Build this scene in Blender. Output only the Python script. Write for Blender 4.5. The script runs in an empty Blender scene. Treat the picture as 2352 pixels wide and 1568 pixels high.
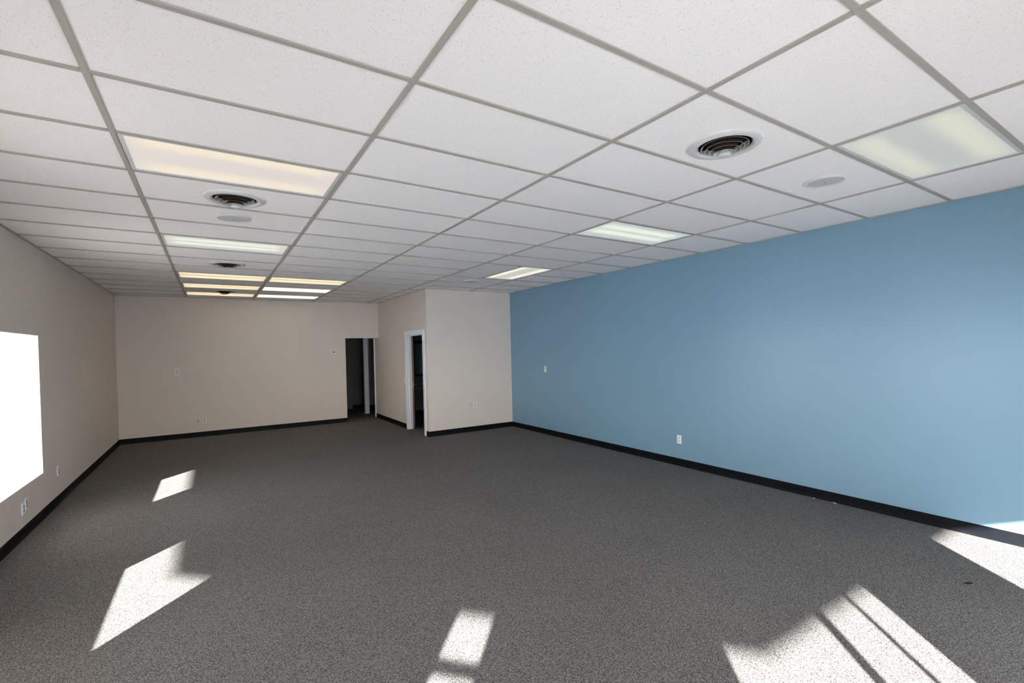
import bpy, bmesh, math, random
from mathutils import Matrix, Vector

random.seed(7)
sc = bpy.context.scene
COL = sc.collection
PI = math.pi

# ------------------------------------------------------------------ measured room (metres)
H = 2.838                       # ceiling height
XL, XR = -1.059, 5.831          # left wall, blue wall
YB, YF = 8.95, -3.30            # back wall, storefront wall
XJ, YJ = 3.93, 5.868            # corner of the projecting room
TW = 0.11                       # outer wall thickness
CX = [0.062, 1.241, 2.438, 3.658, 4.878]      # main runners of the ceiling grid
GY = 0.6096                                    # cross tee spacing

# ------------------------------------------------------------------ camera
cam_d = bpy.data.cameras.new('camera'); cam = bpy.data.objects.new('camera', cam_d); COL.objects.link(cam)
right, down, fwd = Vector((0.8410, -0.5405, -0.0226)), Vector((-0.0272, -0.0005, -0.9996)), Vector((0.5403, 0.8413, -0.0152))
fwd.normalize(); right = (right - fwd * right.dot(fwd)).normalized(); up = right.cross(fwd).normalized()
m = Matrix(((right.x, up.x, -fwd.x, 0.4688), (right.y, up.y, -fwd.y, -2.57), (right.z, up.z, -fwd.z, H - 1.1728), (0, 0, 0, 1)))
cam.matrix_world = m
cam_d.sensor_width = 36.0
cam_d.lens = 36.0 * 1076.5 / 2352
cam_d.shift_x = -3.1 / 2352
cam_d.shift_y = 31.64 / 2352
cam_d.clip_start = 0.02; cam_d.clip_end = 400
sc.camera = cam

# ------------------------------------------------------------------ exposure, world, sun
sc.view_settings.view_transform = 'Standard'; sc.view_settings.look = 'None'
EXPO = 1.93
sc.view_settings.exposure = EXPO; sc.view_settings.gamma = 1.0
sc.view_settings.use_curve_mapping = False
try:
    sc.cycles.use_denoising = True
    sc.cycles.diffuse_bounces = 6; sc.cycles.max_bounces = 8; sc.cycles.glossy_bounces = 3
    sc.cycles.use_adaptive_sampling = True; sc.cycles.adaptive_threshold = 0.03
    sc.cycles.transparent_max_bounces = 12
    sc.cycles.sample_clamp_indirect = 20.0
except Exception:
    pass
SKY = 5.6
w = bpy.data.worlds.new('daylight'); sc.world = w; w.use_nodes = True
wn = w.node_tree; wn.nodes.clear()
wo = wn.nodes.new('ShaderNodeOutputWorld'); bg = wn.nodes.new('ShaderNodeBackground')
tc = wn.nodes.new('ShaderNodeTexCoord'); sx = wn.nodes.new('ShaderNodeSeparateXYZ'); cr = wn.nodes.new('ShaderNodeValToRGB')
cr.color_ramp.elements[0].position = 0.0; cr.color_ramp.elements[0].color = (1.0, 0.965, 0.94, 1)
cr.color_ramp.elements[1].position = 0.75; cr.color_ramp.elements[1].color = (0.60, 0.74, 0.98, 1)
wn.links.new(tc.outputs['Generated'], sx.inputs[0]); wn.links.new(sx.outputs['Z'], cr.inputs[0])
wn.links.new(cr.outputs[0], bg.inputs[0]); bg.inputs[1].default_value = SKY
wn.links.new(bg.outputs[0], wo.inputs[0])

SUN = Vector((1.0, 1.16, -0.515)).normalized()
sd = bpy.data.lights.new('sun', 'SUN'); so = bpy.data.objects.new('sun', sd); COL.objects.link(so)
so.rotation_euler = SUN.to_track_quat('-Z', 'Y').to_euler(); so.location = (-12, -14, 8)
sd.energy = 18.5; sd.angle = math.radians(0.55); sd.color = (1.0, 0.985, 0.965)

# ------------------------------------------------------------------ materials
def mat(name, col, rough=0.6, spec=0.3, metal=0.0):
    m = bpy.data.materials.new(name); m.use_nodes = True
    b = m.node_tree.nodes['Principled BSDF']
    b.inputs['Base Color'].default_value = (*col, 1); b.inputs['Roughness'].default_value = rough
    b.inputs['Specular IOR Level'].default_value = spec; b.inputs['Metallic'].default_value = metal
    return m

def paint(name, col, rough=0.55, spec=0.3, bump=0.05, scale=220):
    """painted drywall: roller stipple as bump, faint patchiness"""
    m = mat(name, col, rough, spec); nt = m.node_tree; b = nt.nodes['Principled BSDF']
    t = nt.nodes.new('ShaderNodeTexCoord'); n = nt.nodes.new('ShaderNodeTexNoise'); n.inputs['Scale'].default_value = scale
    n.inputs['Detail'].default_value = 3
    bp = nt.nodes.new('ShaderNodeBump'); bp.inputs['Strength'].default_value = bump; bp.inputs['Distance'].default_value = 0.002
    nt.links.new(t.outputs['Object'], n.inputs['Vector']); nt.links.new(n.outputs['Fac'], bp.inputs['Height'])
    nt.links.new(bp.outputs[0], b.inputs['Normal'])
    n2 = nt.nodes.new('ShaderNodeTexNoise'); n2.inputs['Scale'].default_value = 1.3
    mx = nt.nodes.new('ShaderNodeMix'); mx.data_type = 'RGBA'
    mx.inputs[6].default_value = (*[c * 0.97 for c in col], 1); mx.inputs[7].default_value = (*[min(1, c * 1.03) for c in col], 1)
    nt.links.new(t.outputs['Object'], n2.inputs['Vector']); nt.links.new(n2.outputs['Fac'], mx.inputs[0]); nt.links.new(mx.outputs[2], b.inputs['Base Color'])
    return m

def carpet_mat():
    """short loop pile: every loop its own shade of grey, a little wear over metres"""
    m = mat('carpet', (0.2, 0.19, 0.18), 0.95, 0.08); nt = m.node_tree; b = nt.nodes['Principled BSDF']
    t = nt.nodes.new('ShaderNodeTexCoord')
    v = nt.nodes.new('ShaderNodeTexVoronoi'); v.inputs['Scale'].default_value = 265; v.voronoi_dimensions = '2D'
    s = nt.nodes.new('ShaderNodeSeparateColor'); n = nt.nodes.new('ShaderNodeTexNoise'); n.inputs['Scale'].default_value = 120; n.inputs['Detail'].default_value = 2
    ad = nt.nodes.new('ShaderNodeMath'); ad.operation = 'MULTIPLY_ADD'; ad.inputs[1].default_value = 0.55
    sb = nt.nodes.new('ShaderNodeMath'); sb.operation = 'MULTIPLY_ADD'; sb.inputs[1].default_value = 0.8; sb.inputs[2].default_value = -0.18
    r = nt.nodes.new('ShaderNodeValToRGB'); e = r.color_ramp.elements
    e[0].position = 0.10; e[0].color = (0.020, 0.019, 0.019, 1); e[1].position = 0.90; e[1].color = (0.36, 0.341, 0.325, 1)
    k = e.new(0.45); k.color = (0.145, 0.137, 0.131, 1)
    n3 = nt.nodes.new('ShaderNodeTexNoise'); n3.inputs['Scale'].default_value = 0.9; n3.inputs['Detail'].default_value = 3
    mx = nt.nodes.new('ShaderNodeMix'); mx.data_type = 'RGBA'; mx.blend_type = 'MULTIPLY'; mx.inputs[0].default_value = 0.22
    L = nt.links.new
    for q in (v, n, n3): L(t.outputs['Object'], q.inputs['Vector'])
    L(v.outputs['Color'], s.inputs[0]); L(n.outputs['Fac'], sb.inputs[0]); L(s.outputs[0], ad.inputs[0]); L(sb.outputs[0], ad.inputs[2])
    L(ad.outputs[0], r.inputs[0]); L(r.outputs[0], mx.inputs[6]); L(n3.outputs['Fac'], mx.inputs[7]); L(mx.outputs[2], b.inputs['Base Color'])
    return m

def tile_mat():
    """mineral fibre tile with pinhole fissures"""
    m = mat('acoustic tile', (0.66, 0.64, 0.63), 0.9, 0.1); nt = m.node_tree; b = nt.nodes['Principled BSDF']
    t = nt.nodes.new('ShaderNodeTexCoord')
    v = nt.nodes.new('ShaderNodeTexVoronoi'); v.inputs['Scale'].default_value = 105; v.inputs['Randomness'].default_value = 1.0
    mp = nt.nodes.new('ShaderNodeMapping'); mp.inputs['Scale'].default_value = (1.0, 1.35, 1.0)
    n = nt.nodes.new('ShaderNodeTexNoise'); n.inputs['Scale'].default_value = 60; n.inputs['Detail'].default_value = 1
    lt = nt.nodes.new('ShaderNodeMath'); lt.operation = 'MULTIPLY_ADD'; lt.inputs[1].default_value = -0.34; lt.inputs[2].default_value = 0.30
    r = nt.nodes.new('ShaderNodeMapRange'); r.inputs['From Min'].default_value = 0.0; r.inputs['From Max'].default_value = 0.05
    ad = nt.nodes.new('ShaderNodeMath'); ad.operation = 'SUBTRACT'
    nt.links.new(t.outputs['Object'], mp.inputs[0]); nt.links.new(mp.outputs[0], v.inputs['Vector']); nt.links.new(t.outputs['Object'], n.inputs['Vector'])
    nt.links.new(n.outputs['Fac'], lt.inputs[0])
    nt.links.new(v.outputs['Distance'], ad.inputs[0]); nt.links.new(lt.outputs[0], ad.inputs[1]); nt.links.new(ad.outputs[0], r.inputs['Value'])
    mx = nt.nodes.new('ShaderNodeMix'); mx.data_type = 'RGBA'
    mx.inputs[6].default_value = (0.56, 0.50, 0.47, 1); mx.inputs[7].default_value = (0.90, 0.862, 0.852, 1)
    nt.links.new(r.outputs[0], mx.inputs[0]); nt.links.new(mx.outputs[2], b.inputs['Base Color'])
    return m

def lens_mat(name, base, tube, stripes, strength, axis):
    """prismatic acrylic lens lit from behind by tubes (it emits): soft bright bands along the tubes"""
    m = mat(name, (0.30, 0.30, 0.29), 0.35, 0.4); nt = m.node_tree; b = nt.nodes['Principled BSDF']
    t = nt.nodes.new('ShaderNodeTexCoord'); s = nt.nodes.new('ShaderNodeSeparateXYZ'); nt.links.new(t.outputs['Generated'], s.inputs[0])
    long_, cross = ('X', 'Y') if axis == 'x' else ('Y', 'X')
    prev = None
    for c in stripes:
        a = nt.nodes.new('ShaderNodeMath'); a.operation = 'SUBTRACT'; a.inputs[1].default_value = c; nt.links.new(s.outputs[cross], a.inputs[0])
        q = nt.nodes.new('ShaderNodeMath'); q.operation = 'ABSOLUTE'; nt.links.new(a.outputs[0], q.inputs[0])
        r = nt.nodes.new('ShaderNodeMapRange'); r.interpolation_type = 'SMOOTHERSTEP'
        r.inputs['From Min'].default_value = 0.0; r.inputs['From Max'].default_value = 0.26; r.inputs['To Min'].default_value = 1.0; r.inputs['To Max'].default_value = 0.0
        nt.links.new(q.outputs[0], r.inputs['Value'])
        if prev is None: prev = r.outputs[0]
        else:
            ad = nt.nodes.new('ShaderNodeMath'); ad.operation = 'MAXIMUM'; nt.links.new(prev, ad.inputs[0]); nt.links.new(r.outputs[0], ad.inputs[1]); prev = ad.outputs[0]
    # tubes stop short of the ends
    a = nt.nodes.new('ShaderNodeMath'); a.operation = 'SUBTRACT'; a.inputs[1].default_value = 0.5; nt.links.new(s.outputs[long_], a.inputs[0])
    q = nt.nodes.new('ShaderNodeMath'); q.operation = 'ABSOLUTE'; nt.links.new(a.outputs[0], q.inputs[0])
    r = nt.nodes.new('ShaderNodeMapRange'); r.interpolation_type = 'SMOOTHSTEP'
    r.inputs['From Min'].default_value = 0.38; r.inputs['From Max'].default_value = 0.5; r.inputs['To Min'].default_value = 1.0; r.inputs['To Max'].default_value = 0.25
    nt.links.new(q.outputs[0], r.inputs['Value'])
    mu = nt.nodes.new('ShaderNodeMath'); mu.operation = 'MULTIPLY'; nt.links.new(prev, mu.inputs[0]); nt.links.new(r.outputs[0], mu.inputs[1])
    mx = nt.nodes.new('ShaderNodeMix'); mx.data_type = 'RGBA'; mx.inputs[6].default_value = (*base, 1); mx.inputs[7].default_value = (*tube, 1)
    nt.links.new(mu.outputs[0], mx.inputs[0]); nt.links.new(mx.outputs[2], b.inputs['Emission Color']); b.inputs['Emission Strength'].default_value = strength * 0.84 / 2 ** EXPO
    v = nt.nodes.new('ShaderNodeTexVoronoi'); v.inputs['Scale'].default_value = 180
    bp = nt.nodes.new('ShaderNodeBump'); bp.inputs['Strength'].default_value = 0.2; bp.inputs['Distance'].default_value = 0.001
    nt.links.new(t.outputs['Object'], v.inputs['Vector']); nt.links.new(v.outputs['Distance'], bp.inputs['Height']); nt.links.new(bp.outputs[0], b.inputs['Normal'])
    return m

def wood_mat():
    m = mat('stained wood', (0.16, 0.05, 0.022), 0.4, 0.4); nt = m.node_tree; b = nt.nodes['Principled BSDF']
    t = nt.nodes.new('ShaderNodeTexCoord'); mp = nt.nodes.new('ShaderNodeMapping'); mp.inputs['Scale'].default_value = (30, 30, 1.5)
    n = nt.nodes.new('ShaderNodeTexNoise'); n.inputs['Scale'].default_value = 2; n.inputs['Detail'].default_value = 5
    r = nt.nodes.new('ShaderNodeValToRGB'); r.color_ramp.elements[0].color = (0.055, 0.014, 0.006, 1); r.color_ramp.elements[1].color = (0.13, 0.038, 0.014, 1)
    nt.links.new(t.outputs['Object'], mp.inputs[0]); nt.links.new(mp.outputs[0], n.inputs['Vector']); nt.links.new(n.outputs['Fac'], r.inputs[0]); nt.links.new(r.outputs[0], b.inputs['Base Color'])
    return m

def glass_mat():
    m = bpy.data.materials.new('window glass'); m.use_nodes = True; nt = m.node_tree; nt.nodes.clear()
    o = nt.nodes.new('ShaderNodeOutputMaterial'); tr = nt.nodes.new('ShaderNodeBsdfTransparent'); gl = nt.nodes.new('ShaderNodeBsdfGlossy'); gl.inputs['Roughness'].default_value = 0.01
    f = nt.nodes.new('ShaderNodeLayerWeight'); f.inputs['Blend'].default_value = 0.5; mx = nt.nodes.new('ShaderNodeMixShader')
    pw = nt.nodes.new('ShaderNodeMath'); pw.operation = 'POWER'; pw.inputs[1].default_value = 5.0
    ma = nt.nodes.new('ShaderNodeMath'); ma.operation = 'MULTIPLY_ADD'; ma.inputs[1].default_value = 0.8; ma.inputs[2].default_value = 0.035
    nt.links.new(f.outputs['Facing'], pw.inputs[0]); nt.links.new(pw.outputs[0], ma.inputs[0])
    tr.inputs[0].default_value = (0.97, 0.985, 0.98, 1)
    nt.links.new(ma.outputs[0], mx.inputs[0]); nt.links.new(tr.outputs[0], mx.inputs[1]); nt.links.new(gl.outputs[0], mx.inputs[2]); nt.links.new(mx.outputs[0], o.inputs[0])
    return m

def vinyl_mat():
    m = mat('black vinyl base', (0.004, 0.005, 0.006), 0.5, 0.10); nt = m.node_tree; b = nt.nodes['Principled BSDF']
    t = nt.nodes.new('ShaderNodeTexCoord'); n = nt.nodes.new('ShaderNodeTexNoise'); n.inputs['Scale'].default_value = 6; n.inputs['Detail'].default_value = 4
    r = nt.nodes.new('ShaderNodeValToRGB'); r.color_ramp.elements[0].position = 0.35; r.color_ramp.elements[0].color = (0.003, 0.0035, 0.005, 1)
    r.color_ramp.elements[1].position = 0.8; r.color_ramp.elements[1].color = (0.007, 0.008, 0.010, 1)
    nt.links.new(t.outputs['Object'], n.inputs['Vector']); nt.links.new(n.outputs['Fac'], r.inputs[0]); nt.links.new(r.outputs[0], b.inputs['Base Color'])
    return m

def ground_mat(name, c1, c2, scale):
    m = mat(name, c1, 0.9, 0.2); nt = m.node_tree; b = nt.nodes['Principled BSDF']
    t = nt.nodes.new('ShaderNodeTexCoord'); n = nt.nodes.new('ShaderNodeTexNoise'); n.inputs['Scale'].default_value = scale; n.inputs['Detail'].default_value = 6
    mx = nt.nodes.new('ShaderNodeMix'); mx.data_type = 'RGBA'; mx.inputs[6].default_value = (*c1, 1); mx.inputs[7].default_value = (*c2, 1)
    nt.links.new(t.outputs['Object'], n.inputs['Vector']); nt.links.new(n.outputs['Fac'], mx.inputs[0]); nt.links.new(mx.outputs[2], b.inputs['Base Color'])
    return m

BEIGE = (0.64, 0.565, 0.505)
M_BEIGE = paint('beige wall paint', BEIGE, 0.6, 0.25)
M_BLUE = paint('blue wall paint', (0.168, 0.287, 0.378), 0.36, 0.45, 0.03)
M_CARPET = carpet_mat(); M_TILE = tile_mat()
M_TEE = mat('ceiling tee enamel', (0.40, 0.375, 0.335), 0.5, 0.3)
M_WHITE = mat('white enamel', (0.62, 0.615, 0.605), 0.4, 0.3)
M_TRIM = mat('white trim paint', (0.72, 0.74, 0.78), 0.35, 0.45)
M_PLATE = mat('white plate plastic', (0.72, 0.73, 0.74), 0.35, 0.45)
M_IVORY = mat('ivory plastic', (0.70, 0.67, 0.54), 0.4, 0.4)
M_GREYPL = mat('grey socket plastic', (0.40, 0.42, 0.44), 0.4, 0.4)
M_DARK = mat('dark slot', (0.01, 0.01, 0.01), 0.6, 0.2)
M_DUCT = mat('dusty duct lining', (0.022, 0.014, 0.011), 0.8, 0.2)
M_DUST_SHADE = mat('brown dust and painted shade', (0.05, 0.028, 0.022), 0.85, 0.1)
M_RING = mat('grey-white louver enamel', (0.60, 0.60, 0.58), 0.4, 0.4)
M_GRILLE = mat('grey speaker grille', (0.54, 0.55, 0.545), 0.6, 0.3)
M_VINYL = vinyl_mat(); M_WOOD = wood_mat(); M_GLASS = glass_mat()
M_ALU = mat('dark bronze storefront metal', (0.10, 0.09, 0.08), 0.4, 0.5, 0.6)
M_BRASS = mat('aged brass', (0.16, 0.10, 0.045), 0.4, 0.4, 0.8)
M_SWITCH = mat('cream plate plastic', (0.70, 0.65, 0.58), 0.4, 0.4)
M_DKDOOR = mat('dark grey paint', (0.13, 0.128, 0.12), 0.6, 0.2)
M_LCD = mat('thermostat display', (0.03, 0.035, 0.02), 0.2, 0.5)
M_DKWALL = paint('dim passage paint', (0.60, 0.60, 0.60), 0.7, 0.2)
M_FRAME = mat('dark mirror frame', (0.02, 0.015, 0.012), 0.5, 0.3)
M_MIRROR = mat('mirror glass', (0.6, 0.62, 0.6), 0.05, 0.5, 1.0)
M_CONC = ground_mat('sidewalk concrete', (0.34, 0.335, 0.33), (0.40, 0.39, 0.385), 3)
M_ASPH = ground_mat('parking asphalt', (0.66, 0.65, 0.64), (0.72, 0.71, 0.70), 2)
M_STUCCO = ground_mat('exterior stucco', (0.60, 0.56, 0.50), (0.66, 0.62, 0.56), 20)
M_FLUFF = mat('white lint', (0.7, 0.68, 0.62), 0.9, 0.1)
M_PATCH = mat('painted-over plate', (0.57, 0.56, 0.52), 0.5, 0.3)
# lamp lenses: colour behind the lens differs from lamp to lamp
L_NEARWARM = lens_mat('warm lens', (0.66, 0.60, 0.55), (0.86, 0.74, 0.56), (0.12, 0.86), 1.0, 'x')
L_DIM = lens_mat('dim lens', (0.44, 0.45, 0.42), (0.66, 0.66, 0.50), (0.17, 0.83), 0.9, 'x')
L_GREEN = lens_mat('greenish lens', (0.48, 0.50, 0.47), (0.86, 0.90, 0.76), (0.32, 0.66), 1.0, 'x')
L_LONG = lens_mat('lengthwise lens', (0.60, 0.57, 0.46), (1.0, 1.0, 0.84), (0.12, 0.86), 1.0, 'y')
L_FARWARM = lens_mat('far warm lens', (0.62, 0.50, 0.33), (0.95, 0.78, 0.50), (0.2, 0.8), 1.35, 'x')
L_FARWHITE = lens_mat('far white lens', (0.95, 0.88, 0.68), (1.2, 1.12, 0.9), (0.3, 0.7), 1.6, 'x')

# ------------------------------------------------------------------ mesh helpers
def finish(bm, name, material, parent=None, smooth=False, loc=None):
    bmesh.ops.recalc_face_normals(bm, faces=bm.faces)
    me = bpy.data.meshes.new(name); bm.to_mesh(me); bm.free()
    me.materials.append(material)
    if smooth:
        for p in me.polygons: p.use_smooth = True
        try: me.set_sharp_from_angle(angle=math.radians(35))
        except Exception: pass
    o = bpy.data.objects.new(name, me); COL.objects.link(o)
    if parent: o.parent = parent
    if loc: o.location = loc
    return o

def box(bm, x0, x1, y0, y1, z0, z1, bev=0.0, mtx=None):
    r = bmesh.ops.create_cube(bm, size=1.0)
    vs = r['verts']
    bmesh.ops.scale(bm, verts=vs, vec=(x1 - x0, y1 - y0, z1 - z0))
    bmesh.ops.translate(bm, verts=vs, vec=((x0 + x1) / 2, (y0 + y1) / 2, (z0 + z1) / 2))
    if mtx is not None: bmesh.ops.transform(bm, matrix=mtx, verts=vs)
    if bev:
        es = list({e for v in vs for e in v.link_edges})
        bmesh.ops.bevel(bm, geom=es, offset=bev, segments=2, affect='EDGES', profile=0.5)

def boxobj(name, material, b, parent=None, bev=0.0, mtx=None):
    bm = bmesh.new(); box(bm, *b, bev=bev, mtx=mtx); return finish(bm, name, material, parent)

def lathe(bm, prof, n=48, close=False):
    rings = []
    for r, z in prof:
        if r < 1e-5: rings.append([bm.verts.new((0, 0, z))])
        else: rings.append([bm.verts.new((r * math.cos(2 * PI * k / n), r * math.sin(2 * PI * k / n), z)) for k in range(n)])
    pairs = list(zip(rings, rings[1:])) + ([(rings[-1], rings[0])] if close else [])
    for a, b in pairs:
        for k in range(n):
            k2 = (k + 1) % n
            if len(a) == 1 and len(b) == 1: continue
            if len(a) == 1: bm.faces.new((a[0], b[k], b[k2]))
            elif len(b) == 1: bm.faces.new((a[k], a[k2], b[0]))
            else: bm.faces.new((a[k], a[k2], b[k2], b[k]))

def wall_mesh(p0, p1, z0, z1, thick, holes):
    """wall from p0 to p1 (inner face), thickness to the right of p0->p1; holes are (s0, s1, za, zb) along it"""
    bm = bmesh.new(); p0 = Vector((*p0, 0)); p1 = Vector((*p1, 0)); L = (p1 - p0).length; d = (p1 - p0) / L; n = Vector((d.y, -d.x, 0))
    S = sorted({0, L, *[h[0] for h in holes], *[h[1] for h in holes]}); Z = sorted({z0, z1, *[h[2] for h in holes], *[h[3] for h in holes]})
    def solid(i, j):
        if not (0 <= i < len(S) - 1 and 0 <= j < len(Z) - 1): return False
        s, z = (S[i] + S[i + 1]) / 2, (Z[j] + Z[j + 1]) / 2
        return not any(h[0] < s < h[1] and h[2] < z < h[3] for h in holes)
    V = {}
    def vt(i, j, k):
        if (i, j, k) not in V:
            q = p0 + d * S[i] + n * (thick * k); V[i, j, k] = bm.verts.new((q.x, q.y, Z[j]))
        return V[i, j, k]
    for i in range(len(S) - 1):
        for j in range(len(Z) - 1):
            if not solid(i, j): continue
            for k in (0, 1): bm.faces.new([vt(i, j, k), vt(i + 1, j, k), vt(i + 1, j + 1, k), vt(i, j + 1, k)])
            if not solid(i - 1, j): bm.faces.new([vt(i, j, 0), vt(i, j + 1, 0), vt(i, j + 1, 1), vt(i, j, 1)])
            if not solid(i + 1, j): bm.faces.new([vt(i + 1, j, 0), vt(i + 1, j + 1, 0), vt(i + 1, j + 1, 1), vt(i + 1, j, 1)])
            if not solid(i, j - 1): bm.faces.new([vt(i, j, 0), vt(i + 1, j, 0), vt(i + 1, j, 1), vt(i, j, 1)])
            if not solid(i, j + 1): bm.faces.new([vt(i, j + 1, 0), vt(i + 1, j + 1, 0), vt(i + 1, j + 1, 1), vt(i, j + 1, 1)])
    return bm

def empty(name, loc, label, cat, group=None, rz=0.0):
    o = bpy.data.objects.new(name, None); COL.objects.link(o); o.location = loc; o.rotation_euler = (0, 0, rz); o.empty_display_size = 0.05
    o['label'] = label; o['category'] = cat
    if group: o['group'] = group
    return o

def struct(o, label=None):
    o['kind'] = 'structure'
    if label: o['label'] = label
    return o

def prism(poly, z0, z1):
    bm = bmesh.new(); a = [bm.verts.new((x, y, z0)) for x, y in poly]; b = [bm.verts.new((x, y, z1)) for x, y in poly]
    bm.faces.new(a); bm.faces.new(b); n = len(poly)
    for k in range(n): bm.faces.new((a[k], a[(k + 1) % n], b[(k + 1) % n], b[k]))
    return bm

HT = H + 0.34                     # walls run on above the hung ceiling to the roof deck
CH0, CH1 = (XL, -2.41), (-0.262, YF)   # angled entrance wall between the left wall and the storefront

# ------------------------------------------------------------------ setting: shell
floor_poly = [(XL - TW, -2.5), (-0.32, YF - TW), (XR + TW, YF - TW), (XR + TW, 12.2), (XL - TW, 12.2)]
struct(finish(prism(floor_poly, -0.12, 0.0), 'floor', M_CARPET), 'grey speckled loop carpet')
struct(finish(prism(floor_poly, HT, HT + 0.15), 'roof', M_STUCCO))

left_holes = [(YB + TW - 4.24, YB + TW - 2.945, 0.469, 1.907), (YB + TW - 1.12, YB + TW + 0.26, 0.469, 1.907)]
# runs from the back corner towards the storefront so that its thickness lies outside
struct(finish(wall_mesh((XL, YB + TW), (XL, -2.41), 0, HT, TW, left_holes), 'wall_left', M_BEIGE), 'beige side wall with the window')
ch_d = Vector((CH1[0] - CH0[0], CH1[1] - CH0[1], 0)); ch_L = ch_d.length
DOOR_S = (0.13, 1.07)
struct(finish(wall_mesh(CH0, CH1, 0, HT, TW, [(DOOR_S[0], DOOR_S[1], 0, 2.2)]), 'wall_entrance', M_BEIGE))
FR = [(0.70 - CH1[0], 2.30 - CH1[0], 0.12, 2.12), (3.50 - CH1[0], 4.75 - CH1[0], 0.12, 1.85)]
struct(finish(wall_mesh(CH1, (XR, YF), 0, HT, TW, FR), 'wall_front', M_BEIGE))
struct(finish(wall_mesh((XR, YF), (XR, 9.15), 0, HT, TW, []), 'wall_right', M_BLUE), 'blue accent wall')
struct(finish(wall_mesh((XJ, YB), (XL, YB), 0, HT, 0.12, [(0.0, XJ - 3.135, 0, 1.99)]), 'wall_back', M_BEIGE), 'beige rear wall with the passage opening')
# projecting room: side wall with the door, front wall
JT = 0.09
JH = [(9.30 - 6.965, 9.30 - 6.065, 0, 1.992)]
struct(finish(wall_mesh((XJ, YJ), (XJ, 9.30), 0, HT, JT, [(6.065 - YJ, 6.965 - YJ, 0, 1.992)]), 'wall_side', M_BEIGE), 'beige wall with the white-cased doorway')
struct(finish(wall_mesh((XR, YJ), (XJ + JT, YJ), 0, HT, 0.10, []), 'wall_inner', M_BEIGE), 'beige wall beside the blue wall')
struct(finish(wall_mesh((XR, 9.02), (XJ + JT, 9.02), 0, HT, 0.10, []), 'wall_washroom', M_DKWALL))
# passage beyond the opening
struct(finish(wall_mesh((3.00, 9.07), (3.00, 11.9), 0, HT, -0.1, []), 'wall_passage_left', M_DKWALL))
struct(finish(wall_mesh((4.20, 11.16), (XR + TW, 11.16), 0, HT, -0.1, []), 'wall_passage_end', M_DKWALL))
struct(finish(wall_mesh((2.90, 11.56), (XR + TW, 11.56), 0, HT, -0.1, []), 'wall_passage_far', M_DKDOOR))
struct(boxobj('wall_passage_right', M_DKWALL, (XR, XR + TW, 9.15, 11.66, 0, HT)))
struct(boxobj('ceiling_passage', M_DKWALL, (3.005, XR, 9.075, 11.55, 2.44, 2.47)))
# wall end of the side wall: white corner guard
struct(boxobj('trim_1', M_TRIM, (XJ - 0.022, XJ + JT + 0.015, 9.285, 9.345, 0, 1.99)), 'white edge trim on the end of the wall in the passage')
struct(boxobj('trim_2', M_TRIM, (3.878, 3.985, 10.12, 10.22, 0, 2.30)), 'grey-white door casing inside the dim passage')

# baseboards (black vinyl cove base)
def baseboard(name, pts, side=1, parent=None):
    """strip 0.1 high, 6 mm thick along each run with a small toe"""
    bm = bmesh.new()
    for (a, b) in pts:
        a = Vector((*a, 0)); b = Vector((*b, 0)); d = (b - a).normalized(); n = Vector((-d.y, d.x, 0)) * side
        prof = [(0, 0), (0.013, 0), (0.008, 0.012), (0.006, 0.03), (0.006, 0.094), (0.003, 0.1), (0, 0.1)]
        ra = [bm.verts.new(a + n * u + Vector((0, 0, z))) for u, z in prof]; rb = [bm.verts.new(b + n * u + Vector((0, 0, z))) for u, z in prof]
        for k in range(len(prof)): k2 = (k + 1) % len(prof); bm.faces.new((ra[k], ra[k2], rb[k2], rb[k]))
        bm.faces.new(ra); bm.faces.new(rb)
    return struct(finish(bm, name, M_VINYL))
baseboard('baseboard_left', [((XL, YB), (XL, -2.41))])
baseboard('baseboard_back', [((3.135, YB), (XL, YB))])
baseboard('baseboard_right', [((XR, YF), (XR, YJ))])
baseboard('baseboard_inner', [((XR, YJ), (XJ - 0.006, YJ))])
baseboard('baseboard_side', [((XJ, YJ), (XJ, 5.985)), ((XJ, 7.055), (XJ, 9.28))])
baseboard('baseboard_front', [((-0.262, YF), (0.70, YF)), ((2.30, YF), (3.50, YF)), ((4.75, YF), (XR, YF))])
baseboard('baseboard_passage', [((XR, 11.16), (4.2, 11.16)), ((3.0, 11.56), (3.0, 9.07)), ((4.3, 11.56), (3.9, 11.56))])
baseboard('baseboard_washroom', [((XR, 9.02), (XJ + JT, 9.02))])

# ------------------------------------------------------------------ setting: hung ceiling
LIGHTS = [  # x0, x1, y0, y1, axis, lens, label
    (0, 1, 1, 2, L_NEARWARM, 'large warm-lit ceiling troffer in the left row, nearest the camera'),
    (0, 1, 5, 6, L_GREEN, 'greenish-white ceiling troffer between the first and second round vents of the left row'),
    (0, 1, 9, 10, L_FARWARM, 'yellowish troffer just behind the second round vent, front one of the left far trio'),
    (0, 1, 11, 12, L_FARWARM, 'warm-lit troffer, middle one of the left far trio of ceiling lights'),
    (0, 1, 13, 14, L_FARWARM, 'troffer partly hidden by the farthest round vent, rear one of the left far trio'),
    (1, 2, 9, 10, L_FARWARM, 'yellowish troffer, front one of the right far trio of ceiling lights'),
    (1, 2, 11, 12, L_FARWHITE, 'brightest white troffer, middle one of the right far trio of ceiling lights'),
    (1, 2, 13, 14, L_FARWHITE, 'pale troffer nearest the rear wall, rear one of the right far trio'),
    (3, 4, -3, -2, L_DIM, 'dim grey-white troffer close to the blue wall, nearest the camera'),
    (3, 4, 1, 2, L_GREEN, 'greenish-white troffer near the middle of the blue wall, with grey edges'),
]
ROT = (4.268, CX[4], 5 * GY, 7 * GY)         # the one troffer laid lengthwise
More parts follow.
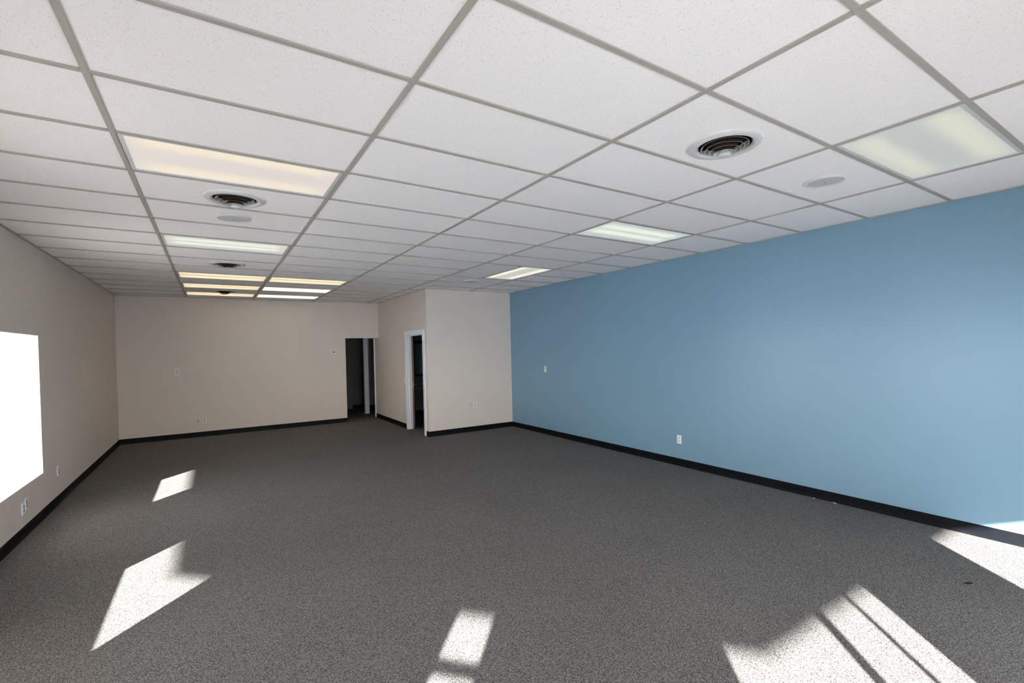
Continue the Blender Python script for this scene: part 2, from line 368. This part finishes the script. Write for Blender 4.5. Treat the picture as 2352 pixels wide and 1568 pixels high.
VENTS = [(0.647, 1.56, 'nearest round ceiling vent of the left row, beside the large warm light'),
         (0.672, 4.58, 'middle round ceiling vent of the left row, in front of the yellowish lights'),
         (0.692, 7.64, 'farthest round ceiling vent, hanging before the last light of the left row'),
         (3.062, -0.905, 'large round ceiling vent on the right with spiral-like rings, nearest the blue wall')]
SPEAKERS = [(0.655, 2.145, 'round flush ceiling speaker just behind the nearest left-row vent'),
            (4.298, -0.905, 'round flush ceiling speaker on the right, beside the large vent near the blue wall'),
            (4.275, 4.63, 'small far round ceiling speaker beyond the lengthwise light')]
TZ = H + 0.008                                  # tile face sits on the tee flange
xs = [XL, *CX, XR]; ys = [YF] + [j * GY for j in range(-5, 15)] + [YB]
open_cells = {(CX[i], j * GY) for i, _, j, _, _, _ in LIGHTS}
def in_room(x, y): return not (x > XJ and y > YJ) and not (x < XL + 0.01)
bm = bmesh.new()
def quad(x0, x1, y0, y1):
    bm.faces.new([bm.verts.new((x, y, TZ)) for x, y in ((x0, y0), (x1, y0), (x1, y1), (x0, y1))])
def quad_hole(x0, x1, y0, y1, cx, cy, r, n=48):
    ring, rim = [], []
    for k in range(n):
        a = 2 * PI * (k + 0.5) / n; dx, dy = math.cos(a), math.sin(a)
        t = min(((x1 if dx > 0 else x0) - cx) / dx, ((y1 if dy > 0 else y0) - cy) / dy)
        ring.append(bm.verts.new((cx + dx * r, cy + dy * r, TZ))); rim.append((cx + dx * t, cy + dy * t, t))
    rv = [bm.verts.new((a, b, TZ)) for a, b, _ in rim]
    for k in range(n):
        k2 = (k + 1) % n; loop = [ring[k], ring[k2], rv[k2]]
        a, b = rim[k], rim[k2]
        if abs(a[0] - b[0]) > 1e-6 and abs(a[1] - b[1]) > 1e-6:      # a corner lies between
            cxn = x1 if (a[0] + b[0]) / 2 > cx else x0; cyn = y1 if (a[1] + b[1]) / 2 > cy else y0
            loop.append(bm.verts.new((cxn, cyn, TZ)))
        loop.append(rv[k]); bm.faces.new(loop)
rounds = [(x, y, 0.150) for x, y, _ in VENTS]
for i in range(len(xs) - 1):
    for j in range(len(ys) - 1):
        x0, x1, y0, y1 = xs[i], xs[i + 1], ys[j], ys[j + 1]
        if any(abs(x0 - a) < 1e-4 and abs(y0 - b) < 1e-4 for a, b in open_cells): continue
        if abs(x0 - CX[3]) < 1e-4 and ROT[2] - 1e-4 <= y0 < ROT[3] - 1e-4: x1 = ROT[0]
        if x0 >= XJ and y0 >= YJ: continue
        if y1 > YJ and x1 > XJ:                    # trim against the projecting room
            if y0 < YJ: quad(max(x0, 0), x1, y0, YJ)
            if x0 < XJ: quad(x0, XJ, max(y0, YJ), y1)
            continue
        h = [r for r in rounds if x0 < r[0] < x1 and y0 < r[1] < y1]
        if h: quad_hole(x0, x1, y0, y1, *h[0])
        else: quad(x0, x1, y0, y1)
ceil = struct(finish(bm, 'ceiling', M_TILE), 'hung ceiling of speckled white tiles')
bmt = bmesh.new(); f = 0.0125
def tee(x0, x1, y0, y1, dz=0.0): box(bmt, x0, x1, y0, y1, H - dz, H + 0.0075)
for i, x in enumerate(CX):
    tee(x - f, x + f, YF, YB if x < XJ else YJ, 0.0006)
for j in range(-5, 15):
    y = j * GY
    for a, b in zip(xs[:-1], xs[1:]):
        if y > YJ and a > XJ: continue
        bb = b if not (y > YJ and b > XJ) else XJ
        aa = a
        if j == 6 and abs(a - CX[3]) < 1e-4: continue
        tee(aa + (f if a > XL else 0), bb - (f if bb in CX else 0), y - f, y + f)
tee(ROT[0] - f, ROT[0] + f, ROT[2] + f, ROT[3] - f)
g = finish(bmt, 'grid', M_TEE, ceil); g['label'] = 'beige-grey metal grid'
# wall angle
bma = bmesh.new(); a = 0.018
for b in [(XL, XL + a, -2.4, YB), (XL + a, XJ, YB - a, YB), (XJ - a, XJ, YJ, YB - a), (XJ - a, XR - a, YJ - a, YJ), (XR - a, XR, YF, YJ), (-0.25, XR - a, YF, YF + a)]:
    box(bma, b[0], b[1], b[2], b[3], H - 0.0003, H + 0.0072)
finish(bma, 'wall_angle', M_TEE, ceil)

# ------------------------------------------------------------------ ceiling lights
def troffer(x0, x1, y0, y1, lens, label, group):
    e = empty('ceiling_light', ((x0 + x1) / 2, (y0 + y1) / 2, H + 0.008), label, 'ceiling light', group)
    hx, hy = (x1 - x0) / 2 - 0.0145, (y1 - y0) / 2 - 0.0145; bz = 0.022
    b = bmesh.new()                                # white door frame, mitred bars with an inner lip
    for s in (-1, 1):
        box(b, -hx, hx, min(s * hy, s * (hy - bz)), max(s * hy, s * (hy - bz)), -0.0045, 0.012)
        box(b, min(s * hx, s * (hx - bz)), max(s * hx, s * (hx - bz)), -hy + bz, hy - bz, -0.0045, 0.012)
    finish(b, 'frame', M_WHITE, e)
    b = bmesh.new(); box(b, -hx + bz, hx - bz, -hy + bz, hy - bz, 0.002, 0.006); finish(b, 'lens', lens, e)
    b = bmesh.new()                                # steel housing above the lens
    ax, ay = hx, hy
    v = [b.verts.new(p) for p in ((-ax, -ay, 0.013), (ax, -ay, 0.013), (ax, ay, 0.013), (-ax, ay, 0.013), (-ax * .96, -ay * .9, 0.11), (ax * .96, -ay * .9, 0.11), (ax * .96, ay * .9, 0.11), (-ax * .96, ay * .9, 0.11))]
    for q in ((0, 1, 2, 3), (4, 5, 6, 7), (0, 1, 5, 4), (1, 2, 6, 5), (2, 3, 7, 6), (3, 0, 4, 7)): b.faces.new([v[k] for k in q])
    finish(b, 'housing', M_WHITE, e)
    return e
for i, i2, j, j2, lens, label in LIGHTS:
    troffer(CX[i], CX[i2], j * GY, j2 * GY, lens, label, 'fluorescent ceiling troffers')
troffer(*ROT, L_LONG, 'lengthwise troffer with a bright right edge, towards the far end of the blue wall', 'fluorescent ceiling troffers')

# ------------------------------------------------------------------ round vents and speakers
def make_vent():
    e = bpy.data.objects.new('ceiling_vent', None); COL.objects.link(e); e.empty_display_size = 0.05
    b = bmesh.new()
    lathe(b, [(0.203, 0.006), (0.201, -0.004), (0.190, -0.009), (0.176, -0.013), (0.160, -0.012), (0.150, -0.004), (0.146, 0.012), (0.144, 0.05), (0.149, 0.05), (0.1492, 0.008)], 64, True)
    finish(b, 'flange', M_WHITE, e, True)
    b = bmesh.new(); lathe(b, [(0.142, 0.0), (0.142, 0.22), (0.0, 0.22)], 48); finish(b, 'duct', M_DUCT, e, True)
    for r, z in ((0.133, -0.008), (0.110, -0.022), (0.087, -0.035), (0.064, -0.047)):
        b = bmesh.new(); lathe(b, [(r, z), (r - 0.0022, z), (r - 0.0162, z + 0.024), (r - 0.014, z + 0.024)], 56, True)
        lv = finish(b, 'louver', M_RING, e, True); lv.data.materials.append(M_DUST_SHADE)
        for p in lv.data.polygons:               # side turned into the duct: brown dust, with its shade painted in
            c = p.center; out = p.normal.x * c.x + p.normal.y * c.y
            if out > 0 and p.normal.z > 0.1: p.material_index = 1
    b = bmesh.new(); lathe(b, [(0.0, -0.066), (0.018, -0.065), (0.030, -0.061), (0.034, -0.056), (0.022, -0.030), (0.0, -0.028)], 40); finish(b, 'cone', M_WHITE, e, True)
    b = bmesh.new()
    for k in range(4):
        box(b, 0.0, 0.143, -0.002, 0.002, -0.002, 0.022, mtx=Matrix.Rotation(PI / 4 + k * PI / 2, 4, 'Z'))
    box(b, -0.004, 0.004, -0.004, 0.004, -0.03, 0.01)
    finish(b, 'bracket', M_DUCT, e)
    return e

def dup(e):
    c = e.copy(); COL.objects.link(c)
    for ch in e.children:
        q = ch.copy(); COL.objects.link(q); q.parent = c
        for g2 in ch.children:
            q2 = g2.copy(); COL.objects.link(q2); q2.parent = q
    return c
proto = make_vent()
for k, (x, y, lab) in enumerate(VENTS):
    v = proto if k == 0 else dup(proto)
    v.location = (x, y, H + 0.002); v.rotation_euler = (0, 0, k * 0.4)
    v['label'] = lab; v['category'] = 'ceiling vent'; v['group'] = 'round ceiling air vents'

def make_speaker():
    e = bpy.data.objects.new('ceiling_speaker', None); COL.objects.link(e); e.empty_display_size = 0.05
    b = bmesh.new(); lathe(b, [(0.127, 0.006), (0.127, -0.003), (0.122, -0.008), (0.114, -0.009), (0.108, -0.004), (0.108, 0.004)], 56, True); finish(b, 'rim', M_WHITE, e, True)
    b = bmesh.new(); lathe(b, [(0.0, -0.0065), (0.06, -0.006), (0.1075, -0.0035), (0.1075, 0.003), (0.0, 0.003)], 48); finish(b, 'grille', M_GRILLE, e, True)
    b = bmesh.new(); lathe(b, [(0.0, -0.0085), (0.0045, -0.008), (0.005, -0.0055), (0.0, -0.005)], 12); finish(b, 'screw', M_DARK, e, True)
    return e
sp = make_speaker()
for k, (x, y, lab) in enumerate(SPEAKERS):
    v = sp if k == 0 else dup(sp)
    v.location = (x, y, H + 0.001); v['label'] = lab; v['category'] = 'ceiling speaker'; v['group'] = 'round ceiling speakers'

# ------------------------------------------------------------------ wall plates; local frame: x right along the wall, -y out of the wall, z up
def plate(name, label, cat, loc, rz, pm=M_PLATE, kind='duplex', wd=0.07, ht=0.115, th=0.006, group=None, sock=None):
    e = empty(name, loc, label, cat, group, rz)
    b = bmesh.new(); box(b, -wd / 2, wd / 2, -th, 0.0, -ht / 2, ht / 2, bev=0.002); finish(b, 'cover_plate', pm, e)
    sock = sock or pm
    if kind == 'duplex':
        for s in (-1, 1):
            b = bmesh.new(); lathe(b, [(0.0, 0.0025), (0.0145, 0.0025), (0.0165, 0.001), (0.0165, -0.002), (0.0, -0.002)], 24)
            bmesh.ops.transform(b, matrix=Matrix.Translation((0, -th, s * 0.0195)) @ Matrix.Rotation(PI / 2, 4, 'X'), verts=b.verts)
            so_ = finish(b, 'socket', sock, e, True)
            b = bmesh.new()
            for dx in (-0.0062, 0.0062): box(b, dx - 0.0012, dx + 0.0012, -th - 0.0032, -th - 0.001, s * 0.0195 - 0.001, s * 0.0195 + 0.008)
            box(b, -0.0022, 0.0022, -th - 0.0032, -th - 0.001, s * 0.0195 - 0.011, s * 0.0195 - 0.006)
            finish(b, 'slots', M_DARK, so_)
    elif kind == 'toggle':
        b = bmesh.new(); box(b, -0.012, 0.012, -th - 0.0015, -th + 0.001, -0.033, 0.033, bev=0.001); r_ = finish(b, 'rocker', sock, e)
        b = bmesh.new(); box(b, -0.0045, 0.0045, -th - 0.012, -th, -0.004, 0.012, bev=0.0015); finish(b, 'toggle', pm, r_)
    elif kind == 'jacks':
        for dz in (-0.025, 0, 0.025):
            b = bmesh.new(); box(b, -0.009, 0.009, -th - 0.0012, -th + 0.001, dz - 0.0075, dz + 0.0075); finish(b, 'jack', M_DARK, e)
    elif kind == 'cable':
        b = bmesh.new(); lathe(b, [(0.0, 0.003), (0.007, 0.003), (0.008, 0.0), (0.0, -0.001)], 16)
        bmesh.ops.transform(b, matrix=Matrix.Translation((0.004, -th, 0.002)) @ Matrix.Rotation(PI / 2, 4, 'X'), verts=b.verts); finish(b, 'connector', M_DARK, e, True)
    if kind != 'cable':
        for dz in ((0,) if kind == 'duplex' else (-0.045, 0.045)):
            b = bmesh.new(); lathe(b, [(0, 0.0012), (0.0028, 0.0008), (0.003, 0)], 10)
            bmesh.ops.transform(b, matrix=Matrix.Translation((0, -th, dz)) @ Matrix.Rotation(PI / 2, 4, 'X'), verts=b.verts)
            finish(b, 'screw', pm, e)
    return e
G = 'electrical wall plates'
plate('outlet', 'white outlet high on the rear wall, above the blank plate', 'outlet', (-0.134, YB, 1.347), 0, sock=M_GREYPL, group=G)
plate('blank_plate', 'plain blank wall plate below the upper outlet on the rear wall', 'wall plate', (-0.134, YB, 1.137), 0, kind='blank', pm=M_PATCH, group=G)
plate('jack_plate', 'boxy ivory three-jack plate low on the rear wall, left of a pair', 'wall plate', (0.197, YB, 0.325), 0, pm=M_IVORY, kind='jacks', th=0.022, wd=0.062, group=G)
plate('outlet', 'ivory outlet low on the rear wall, right beside the boxy three-jack plate', 'outlet', (0.300, YB, 0.332), 0, pm=M_IVORY, sock=M_GREYPL, group=G)
plate('outlet', 'white duplex outlet low on the beige wall next to the blue wall', 'outlet', (4.936, YJ, 0.522), 0, sock=M_GREYPL, th=0.008, group=G)
plate('cable_plate', 'wall-coloured plate with a black cable connector beside the white outlet', 'wall plate', (4.845, YJ, 0.53), 0, kind='cable', pm=M_BEIGE, group=G)
plate('outlet', 'low outlet left of the white-cased doorway', 'outlet', (XJ, 7.42, 0.337), -PI / 2, group=G)
plate('light_switch', 'cream light switch close against the left door casing', 'light switch', (XJ, 7.16, 1.02), -PI / 2, kind='toggle', pm=M_SWITCH, group=G)
plate('light_switch', 'narrow ivory switch plate high on the far part of the blue wall', 'light switch', (XR, 4.655, 1.250), -PI / 2, kind='toggle', pm=M_IVORY, group=G, sock=M_GREYPL)
plate('outlet', 'white outlet low on the middle of the blue wall', 'outlet', (XR, 1.611, 0.362), -PI / 2, group=G, sock=mat('pinkish socket plastic', (0.62, 0.58, 0.60)))
plate('outlet', 'lone outlet on the left wall, below and beyond the window corner', 'outlet', (XL, 4.78, 0.378), PI / 2, th=0.009, group=G, sock=M_GREYPL)
plate('outlet', 'outlet directly under the window on the left wall, nearer one of a pair', 'outlet', (XL, 3.585, 0.272), PI / 2, th=0.009, group=G, sock=M_GREYPL)
plate('jack_plate', 'thin plate under the window, farther one of a pair beside an outlet', 'wall plate', (XL, 3.672, 0.292), PI / 2, kind='jacks', th=0.009, wd=0.06, group=G)

# thermostat
th = empty('thermostat', (2.868, YB, 1.648), 'small cream thermostat with dark display left of the passage opening', 'thermostat')
b = bmesh.new(); box(b, -0.068, 0.068, -0.006, 0, -0.05, 0.05, bev=0.003); finish(b, 'back_plate', M_IVORY, th)
b = bmesh.new(); box(b, -0.055, 0.062, -0.028, -0.005, -0.046, 0.046, bev=0.007); body = finish(b, 'body', M_IVORY, th)
b = bmesh.new(); box(b, -0.036, 0.022, -0.0295, -0.027, 0.010, 0.030, bev=0.0008); finish(b, 'display', M_LCD, th)
b = bmesh.new(); box(b, 0.030, 0.038, -0.0305, -0.027, 0.014, 0.026, bev=0.0008); finish(b, 'button', M_GREYPL, th)
b = bmesh.new(); box(b, -0.036, 0.022, -0.029, -0.027, -0.010, -0.007); finish(b, 'cover_seam', M_GREYPL, th)

# ------------------------------------------------------------------ door_1: cased doorway with the wooden leaf swung inside
dj = struct(bpy.data.objects.new('door_1', None), 'white-cased doorway with the wooden door standing open'); COL.objects.link(dj); dj.location = (XJ, 6.515, 0)
def dpart(name, m_, boxes, bev=0.0, parent=dj):
    b = bmesh.new()
    for q in boxes: box(b, q[0], q[1], q[2], q[3], q[4], q[5], bev=bev)
    return finish(b, name, m_, parent)
y0, y1, zt = -0.45, 0.45, 1.992
dpart('casing', M_TRIM, [(-0.016, 0, y0 - 0.078, y0 + 0.006, 0, zt + 0.078), (-0.016, 0, y1 - 0.006, y1 + 0.078, 0, zt + 0.078), (-0.016, 0, y0 + 0.006, y1 - 0.006, zt - 0.006, zt + 0.078),
                         (-0.022, -0.015, y0 - 0.078, y0 - 0.060, 0, zt + 0.078), (-0.022, -0.015, y1 + 0.060, y1 + 0.078, 0, zt + 0.078), (-0.022, -0.015, y0 - 0.06, y1 + 0.06, zt + 0.060, zt + 0.078)])
dpart('jamb', M_TRIM, [(0.0, JT, y0, y0 + 0.016, 0, zt), (0.0, JT, y1 - 0.016, y1, 0, zt), (0.0, JT, y0 + 0.016, y1 - 0.016, zt - 0.016, zt)])
dpart('stop', M_TRIM, [(0.03, 0.05, y0 + 0.016, y0 + 0.028, 0, zt - 0.016), (0.03, 0.05, y1 - 0.028, y1 - 0.016, 0, zt - 0.016), (0.03, 0.05, y0 + 0.028, y1 - 0.028, zt - 0.028, zt - 0.016)])
ang = math.atan2(0.93, 0.385)
lf = Matrix.Translation((JT + 0.012, y1 - 0.035, 0)) @ Matrix.Rotation(ang, 4, 'Z')
b = bmesh.new(); box(b, 0, 0.86, -0.0175, 0.0175, 0.01, 1.972); bmesh.ops.transform(b, matrix=lf, verts=b.verts); leaf = finish(b, 'leaf', M_WOOD, dj); leaf['label'] = 'reddish-brown wooden leaf'
b = bmesh.new()
for s in (-1, 1):
    t = bmesh.new(); t.free()
lathe(b, [(0.0, 0.058), (0.018, 0.056), (0.026, 0.044), (0.022, 0.03), (0.010, 0.022), (0.010, 0.006), (0.028, 0.004), (0.028, 0.0), (0, 0)], 24)
bmesh.ops.transform(b, matrix=lf @ Matrix.Translation((0.07, -0.0175, 0.93)) @ Matrix.Rotation(PI / 2, 4, 'X'), verts=b.verts); finish(b, 'knob', M_BRASS, leaf, True)
b = bmesh.new(); box(b, -0.0015, 0.001, -0.012, 0.012, 0.87, 0.99); bmesh.ops.transform(b, matrix=lf, verts=b.verts); finish(b, 'latch_plate', M_BRASS, leaf)

# inside that room: framed mirror and pale ledge, seen dimly
mi = empty('wall_mirror', (5.15, 9.02, 1.45), 'dark-framed mirror in the unlit room behind the open wooden door', 'mirror')
b = bmesh.new()
for q in ((-0.36, 0.36, 0.40, 0.46), (-0.36, 0.36, -0.46, -0.40)): box(b, q[0], q[1], -0.03, 0, q[2], q[3], bev=0.004)
for s in (-1, 1): box(b, min(s * 0.36, s * 0.30), max(s * 0.36, s * 0.30), -0.03, 0, -0.40, 0.40, bev=0.004)
finish(b, 'frame', M_FRAME, mi)
b = bmesh.new(); box(b, -0.30, 0.30, -0.012, 0, -0.40, 0.40); finish(b, 'mirror_glass', M_MIRROR, mi)
ld = empty('counter', (5.16, 9.02, 0.0), 'pale counter ledge below the mirror in the unlit room behind the open wooden door', 'counter')
b = bmesh.new(); box(b, -0.62, 0.62, -0.40, 0, 0.66, 0.72, bev=0.006); finish(b, 'top', M_WHITE, ld)
for s in (-1, 1): boxobj('bracket', M_DKWALL, (s * 0.5 - 0.012, s * 0.5 + 0.012, -0.34, 0, 0.44, 0.66), ld)

# door in the passage: wooden leaf standing open against the end wall, and dim panel leaf on the far wall
dp = struct(bpy.data.objects.new('door_2', None), 'dark wooden door standing open in the dim passage'); COL.objects.link(dp); dp.location = (4.01, 10.24, 0)
b = bmesh.new(); box(b, 0.0, 0.88, -0.018, 0.018, 0.01, 1.99); bmesh.ops.transform(b, matrix=Matrix.Rotation(math.atan2(12.9, 3.66), 4, 'Z'), verts=b.verts); l2 = finish(b, 'leaf', M_WOOD, dp)
b = bmesh.new()
for z in (0.25, 1.0, 1.75):
    box(b, -0.008, 0.008, -0.008, 0.008, z - 0.045, z + 0.045, mtx=Matrix.Translation((0, -0.02, 0)))
finish(b, 'hinges', M_BRASS, l2)
dq = struct(bpy.data.objects.new('door_3', None), 'dim grey panel door at the far end of the passage'); COL.objects.link(dq); dq.location = (3.44, 11.56, 0)
b = bmesh.new(); box(b, -0.38, 0.38, -0.035, 0, 0.101, 2.0)
leaf3 = finish(b, 'leaf', M_DKDOOR, dq)
b = bmesh.new()
for z0_, z1_ in ((0.28, 0.88), (1.02, 1.85)): box(b, -0.26, 0.26, -0.042, -0.034, z0_, z1_, bev=0.004)
finish(b, 'panels', M_DKDOOR, leaf3)
b = bmesh.new()
for q in ((-0.44, -0.38, 0.101, 2.06), (0.38, 0.44, 0.101, 2.06)): box(b, q[0], q[1], -0.045, 0, q[2], q[3])
box(b, -0.38, 0.38, -0.045, 0, 2.0, 2.06); finish(b, 'frame', M_DKDOOR, dq)

# ------------------------------------------------------------------ windows
def window(name, p0, p1, z0, z1, mulls=(), rails=(), label=None, set_back=0.07, fw=0.04, fm=None, grow=0.0):
    """aluminium frame and glass in an opening; p0->p1 on the inner face, outside is to the right"""
    p0 = Vector((*p0, 0)); p1 = Vector((*p1, 0)); d = (p1 - p0).normalized()
    p0 -= d * grow; p1 += d * grow; z0 -= grow; z1 += grow; L = (p1 - p0).length
    e = struct(bpy.data.objects.new(name, None), label); COL.objects.link(e)
    e.matrix_world = Matrix.Translation(p0) @ Matrix.Rotation(math.atan2(d.y, d.x), 4, 'Z')
    b = bmesh.new(); t0, t1 = -set_back - 0.035, -set_back + 0.0
    box(b, 0, fw, t0, t1, z0, z1); box(b, L - fw, L, t0, t1, z0, z1); box(b, fw, L - fw, t0, t1, z0, z0 + fw); box(b, fw, L - fw, t0, t1, z1 - fw, z1)
    for s, wd in mulls: box(b, s - wd / 2, s + wd / 2, t0, t1, z0 + fw, z1 - fw)
    for s0, s1, z, wd in rails: box(b, s0, s1, t0, t1, z - wd / 2, z + wd / 2)
    fr = finish(b, 'frame', fm or M_ALU, e)
    edges = [fw] + [s for s, _ in mulls] + [L - fw]
    b = bmesh.new(); box(b, fw, L - fw, t0 + 0.012, t0 + 0.018, z0 + fw, z1 - fw); finish(b, 'pane', M_GLASS, e)
    return e
window('window_1', (XL, 4.24), (XL, 2.945), 0.469, 1.907, label='bright blown-out window in the left wall', set_back=0.112, fw=0.035, grow=0.035, fm=M_TRIM)
window('window_2', (XL, 1.12), (XL, -0.26), 0.469, 1.907, set_back=0.112, fw=0.035, grow=0.035, fm=M_TRIM)
window('window_3', (0.70, YF), (2.30, YF), 0.12, 2.12, mulls=((0.935, 0.05), (1.29, 0.012)))
window('window_4', (3.50, YF), (4.75, YF), 0.12, 1.85)
# entrance door: wide stiles with a narrow glass light and a push bar
ent = struct(bpy.data.objects.new('door_4', None)); COL.objects.link(ent)
ent.matrix_world = Matrix.Translation((CH0[0], CH0[1], 0)) @ Matrix.Rotation(math.atan2(ch_d.y, ch_d.x), 4, 'Z')
s0, s1 = DOOR_S; ga, gb = 0.485, 0.715
b = bmesh.new(); box(b, s0, ga, -0.09, -0.045, 0.01, 2.2); box(b, gb, s1, -0.09, -0.045, 0.01, 2.2); box(b, ga, gb, -0.09, -0.045, 0.01, 0.25); box(b, ga, gb, -0.09, -0.045, 2.05, 2.2)
finish(b, 'leaf', M_ALU, ent)
b = bmesh.new(); box(b, ga, gb, -0.07, -0.064, 0.25, 2.05); finish(b, 'pane', M_GLASS, ent)
b = bmesh.new(); box(b, s0 + 0.1, s1 - 0.1, -0.035, -0.01, 1.095, 1.14, bev=0.006)
for s in (s0 + 0.12, s1 - 0.14): box(b, s, s + 0.02, -0.05, -0.02, 1.095, 1.14)
finish(b, 'push_bar', M_ALU, ent)

# ------------------------------------------------------------------ outside: sidewalk, asphalt, covered walk
ZF = 2.45
oc = [(-4.60, 14), (-4.60, -3.71), (-1.855, -6.74), (14, -6.74)]         # outer edge of the covered walk
ic = [(XR + TW + 0.02, YF - TW - 0.01), (-0.32, YF - TW - 0.01), (XL - TW - 0.01, -2.5), (XL - TW - 0.01, 14)]
canopy = oc + [(14, YF - TW - 0.01)] + ic
struct(finish(prism(canopy, ZF + 0.25, ZF + 0.5), 'roof_canopy', M_STUCCO))
bm = bmesh.new()
for p, q in zip(oc, oc[1:]):
    p = Vector((*p, 0)); q = Vector((*q, 0)); d = (q - p).normalized(); n = Vector((-d.y, d.x, 0)) * 0.12
    v = [bm.verts.new((c.x, c.y, z)) for z in (ZF, ZF + 0.25) for c in (p, q, q + n, p + n)]
    for f_ in ((0, 1, 2, 3), (4, 5, 6, 7), (0, 1, 5, 4), (1, 2, 6, 5), (2, 3, 7, 6), (3, 0, 4, 7)): bm.faces.new([v[k] for k in f_])
struct(finish(bm, 'trim_3', M_STUCCO))
struct(finish(prism(canopy, -0.16, -0.13), 'sidewalk', M_CONC))
bm = bmesh.new(); bm.faces.new([bm.verts.new(p) for p in ((-160, -160, -0.165), (160, -160, -0.165), (160, 160, -0.165), (-160, 160, -0.165))])
struct(finish(bm, 'ground', M_ASPH))

# ------------------------------------------------------------------ small litter on the carpet
def lint(x, y, l, w_, h, label, m_, rz):
    b = bmesh.new(); bmesh.ops.create_icosphere(b, subdivisions=2, radius=0.5)
    for v in b.verts:
        v.co.x *= l * (1 + random.uniform(-.15, .15)); v.co.y *= w_ * (1 + random.uniform(-.3, .3)); v.co.z = max(-0.5, v.co.z) * h
    o = finish(b, 'lint_scrap', m_, None, True); o.location = (x, y, h * 0.45 + 0.001); o.rotation_euler = (0, 0, rz)
    o['label'] = label; o['category'] = 'scrap'; return o
lint(5.594, 2.602, 0.03, 0.015, 0.006, 'tiny white scrap on the carpet, farthest along the blue wall', M_FLUFF, 0.3)
lint(5.795, -0.11, 0.03, 0.014, 0.006, 'tiny white scrap against the black base, smaller of two', M_FLUFF, 1.4)
lint(5.795, -0.31, 0.05, 0.02, 0.007, 'pale scrap against the black base, larger of two', M_FLUFF, 1.2)
lint(4.740, -1.566, 0.07, 0.02, 0.006, 'dark scrap on the shaded carpet between the two right sun patches', M_DARK, -0.5)

# ------------------------------------------------------------------ daylight portals in the openings (they only guide sampling)
def portal(p, q, z0, z1):
    p = Vector((*p, 0)); q = Vector((*q, 0)); d = q - p; n = Vector((-d.y, d.x, 0)).normalized()   # room side
    l = bpy.data.lights.new('portal', 'AREA'); o = bpy.data.objects.new('portal', l); COL.objects.link(o)
    l.shape = 'RECTANGLE'; l.size = d.length; l.size_y = z1 - z0
    c = (p + q) / 2 - n * 0.13; o.location = (c.x, c.y, (z0 + z1) / 2)
    o.rotation_euler = n.to_track_quat('-Z', 'Z').to_euler(); l.energy = 1.0
    l.cycles.is_portal = True
portal((XL, 4.24), (XL, 2.945), 0.469, 1.907); portal((XL, 1.12), (XL, -0.26), 0.469, 1.907)
portal((0.70, YF), (2.30, YF), 0.12, 2.12); portal((3.50, YF), (4.75, YF), 0.12, 1.85)
